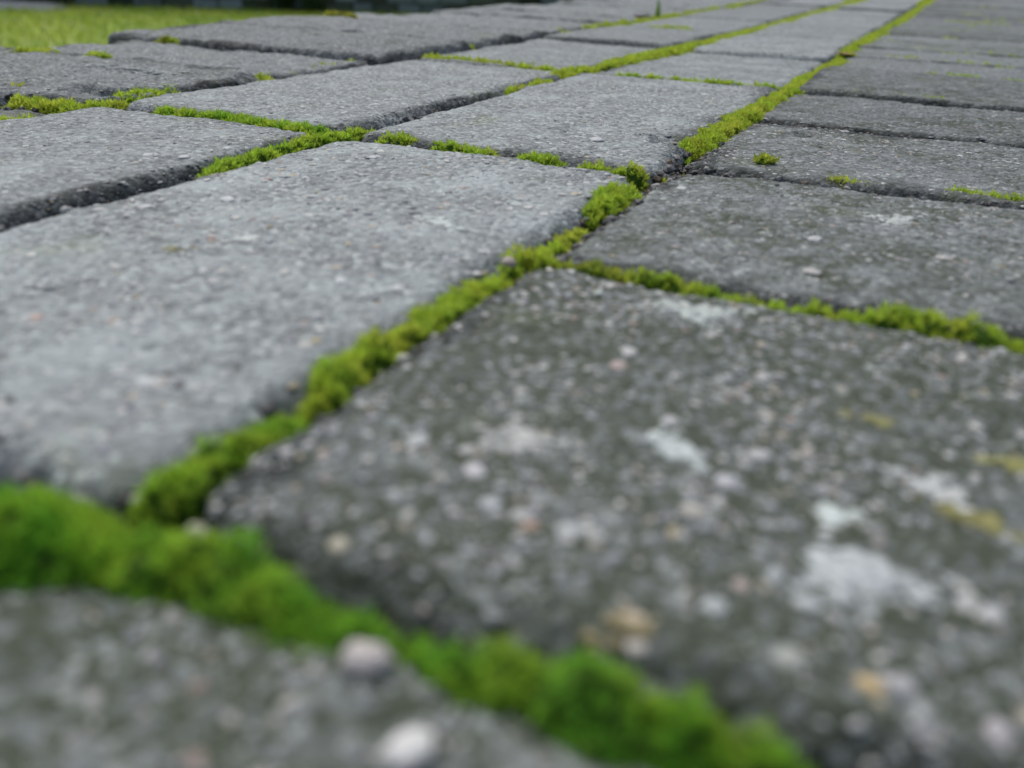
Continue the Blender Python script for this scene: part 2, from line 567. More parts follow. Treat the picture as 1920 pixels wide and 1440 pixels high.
NEAR = {id(row_R[2]): 0.0009, id(row_R[3]): 0.0007, id(row_R[4]): 0.0008, id(row_R[5]): 0.0010, id(row_R[6]): 0.0012,
        id(row_S[2]): 0.0008, id(row_S[3]): 0.0009, id(row_T[3]): 0.0010, id(row_T[2]): 0.0013, id(row_S[1]): 0.0016, id(row_Q[5]): 0.0014}
shared = {}
for s in STONES:
    vis = s.x1 < X5 + 0.01 and s.y0 > -0.06
    if id(s) in NEAR:
        s.place(s.build(NEAR[id(s)]))
    elif vis and s.y0 < 1.3:
        s.place(s.build(0.0020 if s.y0 < 0.65 else 0.0032))
    else:
        key = ('long' if s.hy > s.hx else 'wide', s.seed % 4)
        if key not in shared:
            shared[key] = (s.build(0.006), s)
        me, src = shared[key]
        o = s.place(me)
        o.scale = (s.hx / src.hx, s.hy / src.hy, 1)

# sand and gravel grains standing proud of the worn faces
PAL = np.array([(0.50, 0.50, 0.48), (0.42, 0.43, 0.43), (0.33, 0.34, 0.36), (0.58, 0.57, 0.53), (0.40, 0.35, 0.28), (0.40, 0.30, 0.26), (0.25, 0.26, 0.27), (0.12, 0.12, 0.12), (0.44, 0.38, 0.24)])
PALP = np.array([.22, .22, .17, .12, .07, .03, .10, .05, .02])


def grit_on(s, count, rmin, rmax, xr=None, yr=None, bright=1.0, seed=1):
    rng = np.random.default_rng(s.seed + seed)
    xr = xr or (s.x0 + 0.001, s.x1 - 0.001)
    yr = yr or (s.y0 + 0.001, s.y1 - 0.001)
    x = rng.uniform(*xr, count * 2); y = rng.uniform(*yr, count * 2)
    dens = 0.40 + 0.75 * noise(x * 48, y * 48, s.seed + 40) + 0.4 * noise(x * 150, y * 150, s.seed + 41)
    k = rng.random(count * 2) < dens
    x, y = x[k], y[k]
    r = rmin + (rmax - rmin) * rng.random(len(x)) ** 4.5
    z = s.z(x, y, 1.0)
    ok = z > -0.0095
    x, y, z, r = x[ok], y[ok], z[ok], r[ok]
    c = PAL[rng.choice(len(PAL), len(x), p=PALP)] * rng.uniform(0.75, 1.1, (len(x), 1)) * bright
    P = np.stack([x - s.cx, y - s.cy, z - 0.10 * r], 1)
    v, f, t = blobs(P, r, c, rng.uniform(0.16, 0.34, len(x)), rng)
    o = link('grit', make_mesh('grit', v, f, M_GRIT, True, t), s.obj)
    o['kind'] = 'stuff'
    return o


grit_on(row_R[3], 6400, 0.0002, 0.0011, xr=(-0.066, 0.055), bright=1.22)
grit_on(row_R[2], 2600, 0.0002, 0.0011, xr=(-0.066, 0.03), yr=(0.0, 0.05))
grit_on(row_R[4], 4200, 0.00025, 0.0011, xr=(-0.066, 0.075))
grit_on(row_R[5], 3600, 0.00025, 0.0012, xr=(-0.066, 0.085), bright=1.2)
grit_on(row_R[6], 1500, 0.0004, 0.0014, xr=(-0.066, 0.085))
grit_on(row_S[2], 3600, 0.0003, 0.0016, bright=1.25)
grit_on(row_S[3], 4200, 0.00025, 0.0011, bright=1.25)
grit_on(row_T[3], 3200, 0.00025, 0.0011, bright=1.25)
grit_on(row_T[2], 1800, 0.0003, 0.0012, yr=(0.1, 0.235))
grit_on(row_Q[5], 1500, 0.0003, 0.0012)


def stone_at(x, y):
    for s in STONES:
        if s.x0 - 0.002 <= x <= s.x1 + 0.002 and s.y0 - 0.002 <= y <= s.y1 + 0.002:
            return s
    return None


def pebble_mesh(rx, ry, rz, col, seed):
    rng = np.random.default_rng(seed)
    V = ICO3_V.copy()
    a, b, c = rng.uniform(0, 9, 3)
    d = 1 + 0.22 * noise(V[:, 0] * 1.3 + a, V[:, 1] * 1.3 + V[:, 2], seed) + 0.05 * noise(V[:, 0] * 3 + b, V[:, 2] * 3 + V[:, 1] * 2, seed + 1)
    V = V * d[:, None] * np.array([rx, ry, rz])
    th = rng.uniform(0, 3.1)
    ca, sa = math.cos(th), math.sin(th)
    V = np.stack([V[:, 0] * ca - V[:, 1] * sa, V[:, 0] * sa + V[:, 1] * ca, V[:, 2]], 1)
    return make_mesh('pebble', V, ICO3_F, M_GRIT, True, np.tile(col, (len(V), 1)))


# single gravel grains set in the near stones
GRAINS = [(1050, 1210, 1.0, (0.60, 0.62, 0.60)), (1195, 1207, 1.0, (0.58, 0.54, 0.48)), (1190, 1163, 1.0, (0.56, 0.48, 0.36)),
          (1632, 1286, 1.15, (0.58, 0.44, 0.22)), (1690, 1290, 1.2, (0.45, 0.45, 0.46)), (995, 990, 1.0, (0.46, 0.32, 0.24)), (890, 885, 1.5, (0.58, 0.58, 0.58)),
          (1255, 797, 1.3, (0.60, 0.60, 0.60)), (1067, 1000, 1.6, (0.50, 0.52, 0.51)), (1362, 905, 1.6, (0.55, 0.56, 0.58)), (1300, 965, 1.4, (0.50, 0.48, 0.42)),
          (1390, 1100, 0.9, (0.50, 0.42, 0.38)), (1860, 1160, 1.2, (0.56, 0.57, 0.56)), (1870, 1375, 1.3, (0.50, 0.47, 0.48)), (1480, 1235, 1.6, (0.40, 0.42, 0.38)),
          (1340, 1140, 1.3, (0.50, 0.54, 0.53)), (785, 828, 1.4, (0.55, 0.57, 0.56)), (920, 945, 1.3, (0.50, 0.53, 0.54)), (635, 1025, 1.2, (0.50, 0.47, 0.36)),
          (1180, 665, 1.5, (0.56, 0.56, 0.55)), (1240, 550 + 110, 0.1, (0.5, 0.5, 0.5)), (1160, 690, 1.4, (0.50, 0.40, 0.36)), (1425, 857, 1.4, (0.55, 0.55, 0.55)),
          (275, 708, 1.6, (0.62, 0.65, 0.64)), (745, 540, 1.5, (0.62, 0.65, 0.64)), (640, 527, 1.4, (0.60, 0.64, 0.63)), (680, 555, 1.1, (0.55, 0.58, 0.58)), (1530, 440, 1.8, (0.55, 0.55, 0.53)), (1525, 505, 1.9, (0.52, 0.50, 0.47)), (1772, 478, 1.8, (0.54, 0.53, 0.50)), (1280, 340, 1.6, (0.55, 0.56, 0.55)),
          (1120, 262, 2.6, (0.55, 0.57, 0.56)), (425, 372, 1.8, (0.62, 0.65, 0.64)), (272, 384, 1.6, (0.60, 0.62, 0.60)), (700, 298, 1.6, (0.58, 0.60, 0.6)), (427, 281, 1.5, (0.6, 0.62, 0.62)), (345, 297, 1.7, (0.55, 0.57, 0.57)), (278, 295, 1.7, (0.55, 0.57, 0.57))]
for i, (px, py, r, c) in enumerate(GRAINS):
    if r < 0.3:
        continue
    p = at(px, py)
    s = stone_at(p[0], p[1])
    if s is None:
        continue
    z = float(s.z(np.array([p[0]]), np.array([p[1]]), 0.0)[0])
    me = pebble_mesh(r * 1e-3, r * 0.85e-3, r * 0.30e-3, np.array(c) * 1.05, 50 + i)
    link('gravel_grain', me, s.obj, (p[0] - s.cx, p[1] - s.cy, z - r * 0.02e-3))

# ------------------------------------------------------------------ moss
GREEN = np.array((0.165, 0.500, 0.045))
LIME = np.array((0.490, 0.670, 0.070))
YELLOW = np.array((0.670, 0.690, 0.100))
BROWN = np.array((0.130, 0.090, 0.030))


def shoots(P, N, size, hue, rng, leaves=7):
    """little star-shaped leafy shoots; returns verts, quads, tint"""
    n = len(P)
    up = np.array([0, 0, 1.0])
    A = N * 0.6 + up * 0.4 + rng.normal(0, 0.28, (n, 3))
    A /= np.linalg.norm(A, axis=1)[:, None]
    t1 = np.cross(A, np.array([0.31, 0.95, 0.1])); t1 /= np.linalg.norm(t1, axis=1)[:, None]
    t2 = np.cross(A, t1)
    V, Q, C = [], [], []
    ph = rng.uniform(0, 6.28, n)
    for j in range(leaves):
        az = ph + j * 2.399 + rng.normal(0, 0.2, n)
        lev = j / max(1, leaves - 1)
        el = np.clip(1.25 - 1.0 * lev + rng.normal(0, 0.15, n), 0.05, 1.5)
        T = t1 * np.cos(az)[:, None] + t2 * np.sin(az)[:, None]
        Bn = np.cross(A, T)
        L = size * rng.uniform(0.75, 1.15, n)
        base = P + A * (size * (0.05 + 0.55 * lev))[:, None]
        dirv = A * np.cos(el)[:, None] + T * np.sin(el)[:, None]
        tip = base + dirv * L[:, None] + A * (0.15 * L)[:, None]
        mid = base + dirv * (0.5 * L)[:, None]
        w = (0.17 * L)[:, None]
        V += [base, mid + Bn * w, tip, mid - Bn * w]
        C += [hue, hue, hue, hue]
    V = np.stack(V, 1).reshape(-1, 3)
    C = np.stack(C, 1).reshape(-1, 3)
    Q = (np.arange(n * leaves) * 4)[:, None] + np.array([0, 1, 2, 3])[None]
    return V, Q, C


def hue_for(x, y, mix, rng, seed):
    """mix = (green, lime, yellow, brown) weights; patchy in space"""
    n = len(x)
    w = np.array(mix, float)[None] * np.exp(1.7 * np.stack([noise(x * 160, y * 160, seed + 3 * k) for k in range(4)], 1) + rng.normal(0, 0.25, (n, 4)))
    w /= w.sum(1)[:, None]
    c = w[:, :1] * GREEN + w[:, 1:2] * LIME + w[:, 2:3] * YELLOW + w[:, 3:4] * BROWN
    return c * rng.uniform(0.78, 1.22, (n, 1))


def moss_strip(path, width, height, dens=1.6, size=1.1, mix=(0.3, 0.5, 0.2, 0.03), gaps=0.0, seed=1, floor=-0.0066, leaves=7, lumps=0.45):
    """path: world xy points; width, height (above stone face) in mm, scalar or per point; returns a mesh"""
    rng = np.random.default_rng(seed)
    path = np.asarray(path, float)[:, :2]
    W = np.broadcast_to(np.asarray(width, float), len(path)) * 1e-3
    H = np.broadcast_to(np.asarray(height, float), len(path)) * 1e-3
    seg = np.hypot(*np.diff(path, axis=0).T)
    cum = np.concatenate([[0], np.cumsum(seg)])
    L = cum[-1]

    def surf(u, v):
        """u in 0..L, v in -1..1"""
        cx, cy = np.interp(u, cum, path[:, 0]), np.interp(u, cum, path[:, 1])
        e = 1e-3
        dx = np.interp(np.clip(u + e, 0, L), cum, path[:, 0]) - np.interp(np.clip(u - e, 0, L), cum, path[:, 0])
        dy = np.interp(np.clip(u + e, 0, L), cum, path[:, 1]) - np.interp(np.clip(u - e, 0, L), cum, path[:, 1])
        l = np.hypot(dx, dy) + 1e-9
        nx, ny = -dy / l, dx / l
        w = np.interp(u, cum, W) * 0.5
        h = np.interp(u, cum, H)
        endf = np.clip(np.minimum(u, L - u) / (w * 1.4 + 1e-6), 0, 1)
        endf = np.sqrt(np.clip(1 - (1 - endf) ** 2, 0.0, 1))
        side = 1 + lumps * noise(u * 190, np.sign(v) * 3.3 + seed, seed + 1) * 0.9
        off = w * 0.35 * noise(u * 110, seed * 1.7, seed + 2)
        ww = w * np.clip(side, 0.35, 1.6) * (0.25 + 0.75 * endf)
        x = cx + nx * (v * ww + off)
        y = cy + ny * (v * ww + off)
        dome = np.clip(1 - np.abs(v) ** 2.4, 0, 1) ** 0.6
        hh = h + lumps * 0.0024 * noise(u * 150, v * 0.8 + seed, seed + 4) + lumps * 0.0042 * (np.abs(noise(x * 210, y * 210, seed + 5)) - 0.33) + lumps * 0.0012 * noise(x * 620, y * 620, seed + 6)
        z = floor + (hh - floor) * dome * (0.15 + 0.85 * endf)
        return x, y, z
    nu = max(6, int(L / 0.0012)); nv = 11
    U, Vv = np.meshgrid(np.linspace(0, L, nu), np.linspace(-1, 1, nv), indexing='ij')
    x, y, z = surf(U, Vv)
    gm = noise(x * 75 + seed, y * 75, seed + 8)
    cut = sstep(gaps * 1.2 - 0.6 - 0.12, gaps * 1.2 - 0.6 + 0.12, gm) if gaps > 0 else np.ones_like(gm)
    z = floor + (z - floor) * cut - 0.0006
    BV = np.stack([x.ravel(), y.ravel(), z.ravel()], 1)
    BF = grid_faces(nu, nv)
    BC = np.tile(BROWN * 0.30 + GREEN * 0.32, (len(BV), 1)) * (0.85 + 0.3 * rng.random((len(BV), 1)))
    n = int(L * 1e3 * W.mean() * 1e3 * dens * 1.35)
    u = rng.uniform(0, L, n); v = rng.uniform(-1, 1, n)
    e = 4e-4
    x, y, z = surf(u, v)
    xa, ya, za = surf(np.clip(u + e, 0, L), v)
    xb, yb, zb = surf(u, np.clip(v + 0.06, -1, 1))
    n1 = np.stack([xa - x, ya - y, za - z], 1); n2 = np.stack([xb - x, yb - y, zb - z], 1)
    N = np.cross(n1, n2); N /= (np.linalg.norm(N, axis=1)[:, None] + 1e-12)
    N[N[:, 2] < 0] *= -1
    N[:, 2] = np.maximum(N[:, 2], 0.15)
    if gaps > 0:
        gm = noise(x * 75 + seed, y * 75, seed + 8)
        cut = sstep(gaps * 1.2 - 0.72, gaps * 1.2 - 0.48, gm)
        k = (rng.random(n) < cut)
    else:
        cut = np.ones(n); k = np.ones(n, bool)
    k &= (z > -0.0061)
    x, y, z, N, cut = x[k], y[k], z[k], N[k], cut[k]
    z = floor + (z - floor) * cut - 0.0008
    sz = size * 1.08e-3 * rng.uniform(0.6, 1.45, len(x))
    SV, SF, SC = shoots(np.stack([x, y, z], 1), N, sz, hue_for(x, y, mix, rng, seed + 60), rng, leaves)
    c = np.array([path[:, 0].mean(), path[:, 1].mean(), 0])
    V = np.concatenate([BV, SV]) - c
    me = make_mesh('moss', V, [BF, SF + len(BV)], M_MOSS, False, np.concatenate([BC, SC]))
    return me, c


def moss(name, label, pix, width, height, z=0.0, **kw):
    me, c = moss_strip([at(a, b, z) for a, b in pix], np.asarray(width, float) * (WK if pix[0][1] > 600 else WF), np.asarray(height, float) - (HK if pix[0][1] > 450 else 1.0), **kw)
    o = link(name, me, None, c)
    tag(o, label, 'moss', 'moss grown along the paving joints')
    return o


WK, WF, HK = 0.92, 0.88, 1.75
DARKM = (0.66, 0.40, 0.06, 0.04)
MIDM = (0.32, 0.50, 0.18, 0.04)
BRIGHT = (0.14, 0.54, 0.34, 0.04)
YEL = (0.08, 0.46, 0.46, 0.06)
OLIVE = (0.10, 0.30, 0.40, 0.30)
G = 0.002
moss('moss_cushion', 'big domed dark green moss cushion at the left edge of the photo', [(-150, 985), (-40, 1005), (110, 1010), (290, 1035)], [15, 15, 14, 9], [6.2, 6.6, 5.6, 2.6], z=0.0, dens=2.6, size=0.8, mix=(0.72, 0.34, 0.05, 0.01), seed=21, lumps=0.18, leaves=8)
moss('moss_strip', 'lush green moss between the big cushion and the white pebble in the nearest joint', [(215, 1015), (310, 1045), (400, 1075), (520, 1120), (640, 1160), (760, 1180)], [10, 10, 10, 9, 8, 6], [4.6, 4.4, 3.8, 3.2, 2.6, 1.4], z=0.001, dens=2.4, size=0.8, mix=DARKM, seed=22, lumps=0.8, gaps=0.10)
moss('moss_tuft', 'small moss tuft just left of the white pebble, below the lush strip', [(490, 1170), (560, 1195), (640, 1215)], [5, 5.5, 4], [1.8, 1.8, 1.2], z=0.0, dens=2.4, size=0.8, mix=MIDM, seed=23)
moss('moss_strip', 'lush green moss right of the white pebble running off the bottom edge', [(745, 1205), (850, 1235), (980, 1275), (1130, 1320), (1280, 1375), (1420, 1425), (1570, 1490)], [6, 8, 9, 9, 9, 8.5, 8], [1.8, 2.6, 2.8, 2.6, 2.4, 2.0, 1.5], z=0.0, dens=2.4, size=0.8, mix=DARKM, seed=24, lumps=0.9, gaps=0.16)
moss('moss_strip', 'green moss strip climbing from the big cushion along the diagonal joint', [(235, 915), (330, 885), (430, 830), (520, 785), (570, 755)], [7, 8.5, 7.5, 6.5, 5], [1.4, 1.8, 1.4, 1.0, 0.2], z=0.0, dens=2.3, size=0.85, mix=MIDM, seed=25, lumps=0.6, gaps=0.08)
moss('moss_strip', 'thick bright green moss strip in the middle of the diagonal joint', [(570, 745), (640, 685), (720, 635), (800, 595), (880, 545), (950, 500)], [6, 9, 9.5, 9, 8, 7], [0.8, 1.8, 2.0, 1.8, 1.3, 0.6], z=0.0, dens=2.2, size=0.9, mix=BRIGHT, seed=26, lumps=0.6)
moss('moss_tuft', 'yellow-green moss clump at the corner where the joints meet mid-photo', [(945, 497), (985, 478), (1030, 477), (1060, 490)], [6, 9, 9, 5], [0.8, 1.8, 1.5, 0.2], z=0.0, dens=2.1, size=0.95, mix=YEL, seed=27, lumps=0.7)
moss('moss_strip', 'short pale yellow-green moss strip just above the mid-photo corner clump', [(1005, 462), (1050, 440), (1100, 415)], [4, 6.5, 4], [-0.2, 0.6, 0], z=0.0, dens=2.0, size=0.95, mix=YEL, seed=28)
moss('moss_tuft', 'round fluffy lime moss clump in the diagonal joint below the chipped stone', [(1108, 395), (1140, 368), (1185, 345)], [8, 11, 8], [0.6, 2.0, 0.8], z=0.0, dens=2.0, size=1.0, mix=(0.15, 0.6, 0.3, 0.04), seed=29, lumps=0.6)
moss('moss_strip', 'thin olive and brown moss at the left start of the right-hand joint', [(1040, 488), (1130, 503), (1210, 518), (1300, 535)], [6, 6, 5.5, 6], [1.2, 0.9, 0.7, 1.2], z=-0.001, dens=1.9, size=0.9, mix=OLIVE, seed=30)
moss('moss_strip', 'thick bright moss ridge in the right-hand joint reaching the right edge', [(1270, 530), (1380, 550), (1480, 568), (1580, 582), (1680, 590), (1780, 600), (1900, 622), (1990, 640)], [5, 6, 6, 6, 8, 8, 7, 7], [0.5, 1.0, 0.6, 0.8, 2.4, 2.2, 1.0, 1.0], z=0.0, dens=2.1, size=0.95, mix=BRIGHT, seed=31, lumps=0.7)
# joint beyond the big pale stone
moss('moss_tuft', 'small moss patch at the left end of the row beyond the big pale stone', [(700, 258), (745, 260), (795, 268)], [8, 8, 5], [0.2, 0.6, 0], z=-0.001, dens=1.8, size=1.05, mix=BRIGHT, seed=32)
moss('moss_tuft', 'second moss patch from the left beyond the big pale stone', [(805, 268), (870, 280), (940, 292)], [6, 8, 5], [0.2, 0.9, 0], z=-0.001, dens=1.8, size=1.05, mix=BRIGHT, seed=33)
moss('moss_tuft', 'third moss patch from the left beyond the big pale stone', [(955, 295), (1010, 298), (1070, 308)], [6, 7.5, 5], [0.4, 0.8, 0], z=-0.001, dens=1.8, size=1.05, mix=(0.2, 0.6, 0.2, 0.06), seed=34)
moss('moss_tuft', 'moss patch at the right end of the row beyond the big pale stone', [(1080, 310), (1150, 318), (1212, 322)], [5, 7.5, 7], [0.2, 0.6, 0.5], z=-0.001, dens=1.8, size=1.05, mix=BRIGHT, seed=35, lumps=0.7)
# diagonal joint, further up
moss('moss_strip', 'broad yellow-green moss strip beside the chipped stone corner', [(1285, 272), (1330, 250), (1380, 222), (1430, 195), (1475, 172)], [11, 14, 14, 13, 13], [0, 0.8, 0.8, 0.4, 0.4], z=-0.0005, dens=1.7, size=1.1, mix=YEL, seed=36, lumps=0.4)
moss('moss_strip', 'narrow sparse moss crumbs on the dark grit of the diagonal joint', [(1120, 415), (1180, 365), (1240, 322), (1300, 292), (1345, 268)], [9, 9, 9, 9, 8], [-2.2, -2.4, -2.4, -2.2, -2.2], z=-0.003, dens=1.5, size=1.0, mix=BRIGHT, seed=37, gaps=0.62)
moss('moss_strip', 'dense yellow-green moss in the diagonal joint below the dried leaf scrap', [(1478, 170), (1510, 150), (1550, 128), (1578, 112)], [14, 13, 12, 11], [0.4, 0.4, 0.4, 0.2], z=-0.0005, dens=1.4, size=1.3, mix=YEL, seed=38, lumps=0.4)
moss('moss_strip', 'patchy moss at the far upper end of the diagonal joint', [(1585, 106), (1610, 86), (1645, 66), (1680, 45), (1712, 24), (1740, 6), (1755, -4)], [13, 15, 12, 13, 12, 12, 12], 0.3, z=-0.0005, dens=0.7, size=1.9, mix=YEL, seed=39, gaps=0.25, lumps=0.4)
# second diagonal joint (left of the first)
moss('moss_strip', 'bright lime moss strip left of the big pale stone', [(378, 318), (450, 297), (530, 277), (600, 258), (660, 247), (712, 243)], [5, 7, 8, 8, 10, 7], [0, 0.8, 0.8, 0.8, 0.8, 0.2], z=-0.0005, dens=1.8, size=1.05, mix=(0.2, 0.6, 0.25, 0.04), seed=40, lumps=0.5)
moss('moss_tuft', 'tiny moss tuft at the left edge below the dark bare joint', [(-40, 418), (10, 410)], [4, 4], [-1, -1.5], z=-0.002, dens=1.9, size=1.0, mix=BRIGHT, seed=41)
moss('moss_strip', 'bright green moss in the cross joint at left, widest at its right end', [(290, 206), (350, 212), (400, 217), (440, 225), (500, 234), (560, 242), (620, 248)], [11, 10, 6, 9, 10, 10, 9], [0.3, 0.6, 0, 0.8, 1.0, 0.8, 0.4], z=-0.001, dens=1.5, size=1.2, mix=(0.3, 0.55, 0.2, 0.03), seed=42, lumps=0.5)
moss('moss_tuft', 'moss patch in the far bend of the bare dark joint left of the chipped stone', [(950, 168), (990, 160), (1035, 150)], [6, 8, 8], [-1, -0.4, -0.6], z=-0.001, dens=1.3, size=1.3, mix=YEL, seed=43)
moss('moss_strip', 'yellow moss at the crossing above the chipped stone', [(1035, 143), (1075, 134), (1115, 128)], [11, 15, 12], [0, 0.3, 0], z=-0.001, dens=1.2, size=1.4, mix=YEL, seed=44, lumps=0.3)
moss('moss_strip', 'thick yellow-green moss line in the second diagonal joint toward the top', [(1120, 126), (1180, 113), (1250, 98), (1310, 84), (1345, 76)], [10, 15, 16, 15, 10], [0.3, 1.0, 1.0, 0.8, 0.2], z=-0.0005, dens=0.95, size=1.6, mix=YEL, seed=45, lumps=0.35)
moss('moss_strip', 'narrow moss line at the far top end of the second diagonal joint', [(1345, 75), (1400, 62), (1480, 40), (1540, 22), (1600, 6), (1640, -5)], [11, 10, 11, 10, 9, 9], 0.0, z=-0.001, dens=0.6, size=2.0, mix=YEL, seed=46, gaps=0.15, lumps=0.3)
moss('moss_strip', 'narrow moss line in the cross joint above the chipped stone', [(1140, 140), (1220, 146), (1300, 153), (1380, 160), (1470, 166)], [6, 8, 8, 6, 9], [-0.4, 0.2, 0.2, 0, 0.2], z=-0.001, dens=1.3, size=1.35, mix=BRIGHT, seed=47, lumps=0.4)
# third diagonal joint
moss('moss_strip', 'yellow-green moss band by the dark sunken stone at the left edge', [(20, 180), (80, 189), (140, 196), (200, 195), (255, 193)], [9, 11, 13, 14, 9], [-1, -0.6, -0.3, 0, -0.3], z=-0.001, dens=1.3, size=1.3, mix=YEL, seed=48, lumps=0.4)
moss('moss_strip', 'moss band climbing right from the broken stone edge at left', [(222, 187), (290, 172), (345, 164), (420, 155)], [12, 13, 10, 6], [0.2, 0.4, 0, -0.6], z=-0.001, dens=1.3, size=1.35, mix=BRIGHT, seed=49, lumps=0.5)
moss('moss_strip', 'scattered moss crumbs in the middle of the third diagonal joint', [(430, 154), (520, 142), (600, 128), (680, 114)], 10, -1.4, z=-0.002, dens=1.0, size=1.4, mix=YEL, seed=50, gaps=0.45)
moss('moss_strip', 'patchy moss along the far part of the third diagonal joint', [(680, 107), (740, 106), (800, 99), (870, 88), (950, 73), (1020, 64)], 11, -0.6, z=-0.002, dens=0.8, size=1.6, mix=YEL, seed=51, gaps=0.35)
moss('moss_strip', 'faint moss at the top end of the third diagonal joint near the grass sprout', [(1030, 66), (1110, 53), (1230, 38), (1290, 27), (1370, 14), (1440, 1)], 12, -0.4, z=-0.002, dens=0.5, size=2.1, mix=YEL, seed=52, gaps=0.42)
moss('moss_strip', 'thin moss line in the long cross joint near the top middle', [(790, 105), (870, 112), (960, 122), (1045, 133)], [8, 7, 7, 9], [0, 0, 0, 0.2], z=-0.001, dens=1.0, size=1.5, mix=YEL, seed=53, lumps=0.3, gaps=0.1)
moss('moss_strip', 'short moss line in the cross joint below the grass sprout', [(1215, 50), (1260, 53), (1300, 56)], 9, -0.2, z=-0.001, dens=0.7, size=1.8, mix=YEL, seed=54)
# right-hand cross joints
moss('moss_tuft', 'small flat moss patch at the near right cross joint, left one of two', [(1545, 333), (1600, 340), (1650, 346)], 5, [-0.2, 0.0, -0.3], z=-0.001, dens=1.7, size=1.0, mix=YEL, seed=55)
moss('moss_strip', 'low moss line at the right edge of the near right cross joint', [(1770, 352), (1830, 362), (1880, 370), (1960, 378)], [4, 6, 5, 5], [-0.6, 0.5, -0.2, -0.2], z=-0.001, dens=1.7, size=1.05, mix=BRIGHT, seed=56)
moss('moss_strip', 'thin moss line crossing right from the diagonal joint under the far stones', [(1530, 170), (1600, 177), (1690, 184), (1785, 190)], [7, 6, 6, 7], [-0.4, -0.4, -0.2, 0], z=-0.001, dens=1.3, size=1.3, mix=BRIGHT, seed=57, gaps=0.12)
moss('moss_tuft', 'tiny moss tuft growing on a stone face at right of the diagonal joint', [(1418, 294), (1455, 295)], [5, 5], [1.2, 1.2], z=0.0, dens=2.0, size=1.0, mix=OLIVE, seed=58, floor=-0.001)
moss('moss_strip', 'broken moss line in the far right cross joint', [(1735, 139), (1800, 143), (1860, 150), (1930, 156)], 8, -0.6, z=-0.001, dens=1.0, size=1.5, mix=BRIGHT, seed=59, gaps=0.3)
moss('moss_strip', 'thin far moss line right of the dried leaf scrap, lower of two', [(1640, 107), (1720, 113), (1800, 119), (1880, 126)], 7, -0.3, z=-0.001, dens=0.9, size=1.5, mix=YEL, seed=67, gaps=0.2)
moss('moss_strip', 'thin far moss line right of the dried leaf scrap, upper of two', [(1680, 89), (1760, 97), (1850, 104), (1930, 111)], 7, -0.3, z=-0.001, dens=0.9, size=1.5, mix=YEL, seed=68, gaps=0.25)
moss('moss_tuft', 'orange-brown moss patch on the far outer edge stones', [(612, 29), (640, 32), (668, 34)], [14, 16, 10], [3.0, 3.0, 2.5], z=0.0, dens=0.9, size=1.6, mix=(0.02, 0.08, 0.6, 0.5), seed=60, floor=-0.004)
moss('moss_tuft', 'small moss tuft in an outer cross joint at the upper left', [(160, 102), (180, 103), (205, 106)], [10, 11, 8], 0.2, z=-0.001, dens=1.0, size=1.5, mix=BRIGHT, seed=61)
moss('moss_tuft', 'pale moss patch on the outer stone at the far left edge', [(15, 95), (60, 97), (110, 102)], [12, 14, 10], 1.2, z=0.0, dens=0.9, size=1.4, mix=YEL, seed=62, floor=-0.003)
moss('moss_tuft', 'moss tuft by the upper outer joint near the lawn edge', [(285, 77), (310, 77), (335, 79)], [14, 16, 10], 0.8, z=-0.001, dens=0.8, size=1.5, mix=OLIVE, seed=63)
moss('moss_tuft', 'moss tufts on the crumbled stone at the far left', [(0, 159), (30, 163), (62, 166)], [10, 12, 9], -0.4, z=-0.001, dens=1.1, size=1.4, mix=BRIGHT, seed=64)
moss('moss_tuft', 'moss tuft in front of the dark broken stone edge', [(100, 172), (135, 173), (148, 177)], [9, 10, 7], -1.0, z=-0.002, dens=1.1, size=1.3, mix=BRIGHT, seed=65)
moss('moss_tuft', 'low moss line at the left edge below the sunken dark stone', [(-20, 226), (30, 220), (65, 214)], [7, 8, 6], -0.8, z=-0.001, dens=1.3, size=1.25, mix=YEL, seed=66)

# thin moss in the joints too far away to pick apart
def merged_far_moss():
    Vs, Fs, Cs, off = [], [], [], 0
    jobs = [(X1, y) for y in np.arange(1.7, 3.6, 0.4)] + [(X2, y) for y in np.arange(1.6, 3.6, 0.4)] + [(X5, y) for y in np.arange(0.1, 3.0, 0.4)]
    k = 300
    rng = np.random.default_rng(5)
    for (xx, y) in jobs:
        me, c = moss_strip([(xx, y), (xx, y + 0.4)], 10, 0.0, dens=0.35, size=2.2, mix=YEL, seed=k, gaps=0.3)
        yield me, c
        k += 1
    for s in row_R[8:20]:
        xa = X1 + rng.uniform(0.01, 0.10)
        me, c = moss_strip([(xa, s.y1), (xa + rng.uniform(0.02, 0.07), s.y1)], 6, -1.4, dens=0.7, size=1.4, mix=YEL, seed=k, gaps=0.2)
        yield me, c
        k += 1


allv, allf, allc, base = [], [], [], 0
for me, c in merged_far_moss():
    nv = len(me.vertices)
    co = np.empty(nv * 3, np.float32); me.vertices.foreach_get('co', co)
    cc = np.empty(nv * 4, np.float32); me.attributes['tint'].data.foreach_get('color', cc)
    ff = np.empty(len(me.loops), np.int32); me.loops.foreach_get('vertex_index', ff)
    allv.append(co.reshape(-1, 3) + c); allc.append(cc.reshape(-1, 4)[:, :3]); allf.append(ff.reshape(-1, 4) + base)
    base += nv
    bpy.data.meshes.remove(me)
fm = link('moss', make_mesh('moss', np.concatenate(allv), np.concatenate(allf), M_MOSS, False, np.concatenate(allc)))
fm['kind'] = 'stuff'
tag(fm, 'thin yellow-green moss film in the farthest paving joints', 'moss')

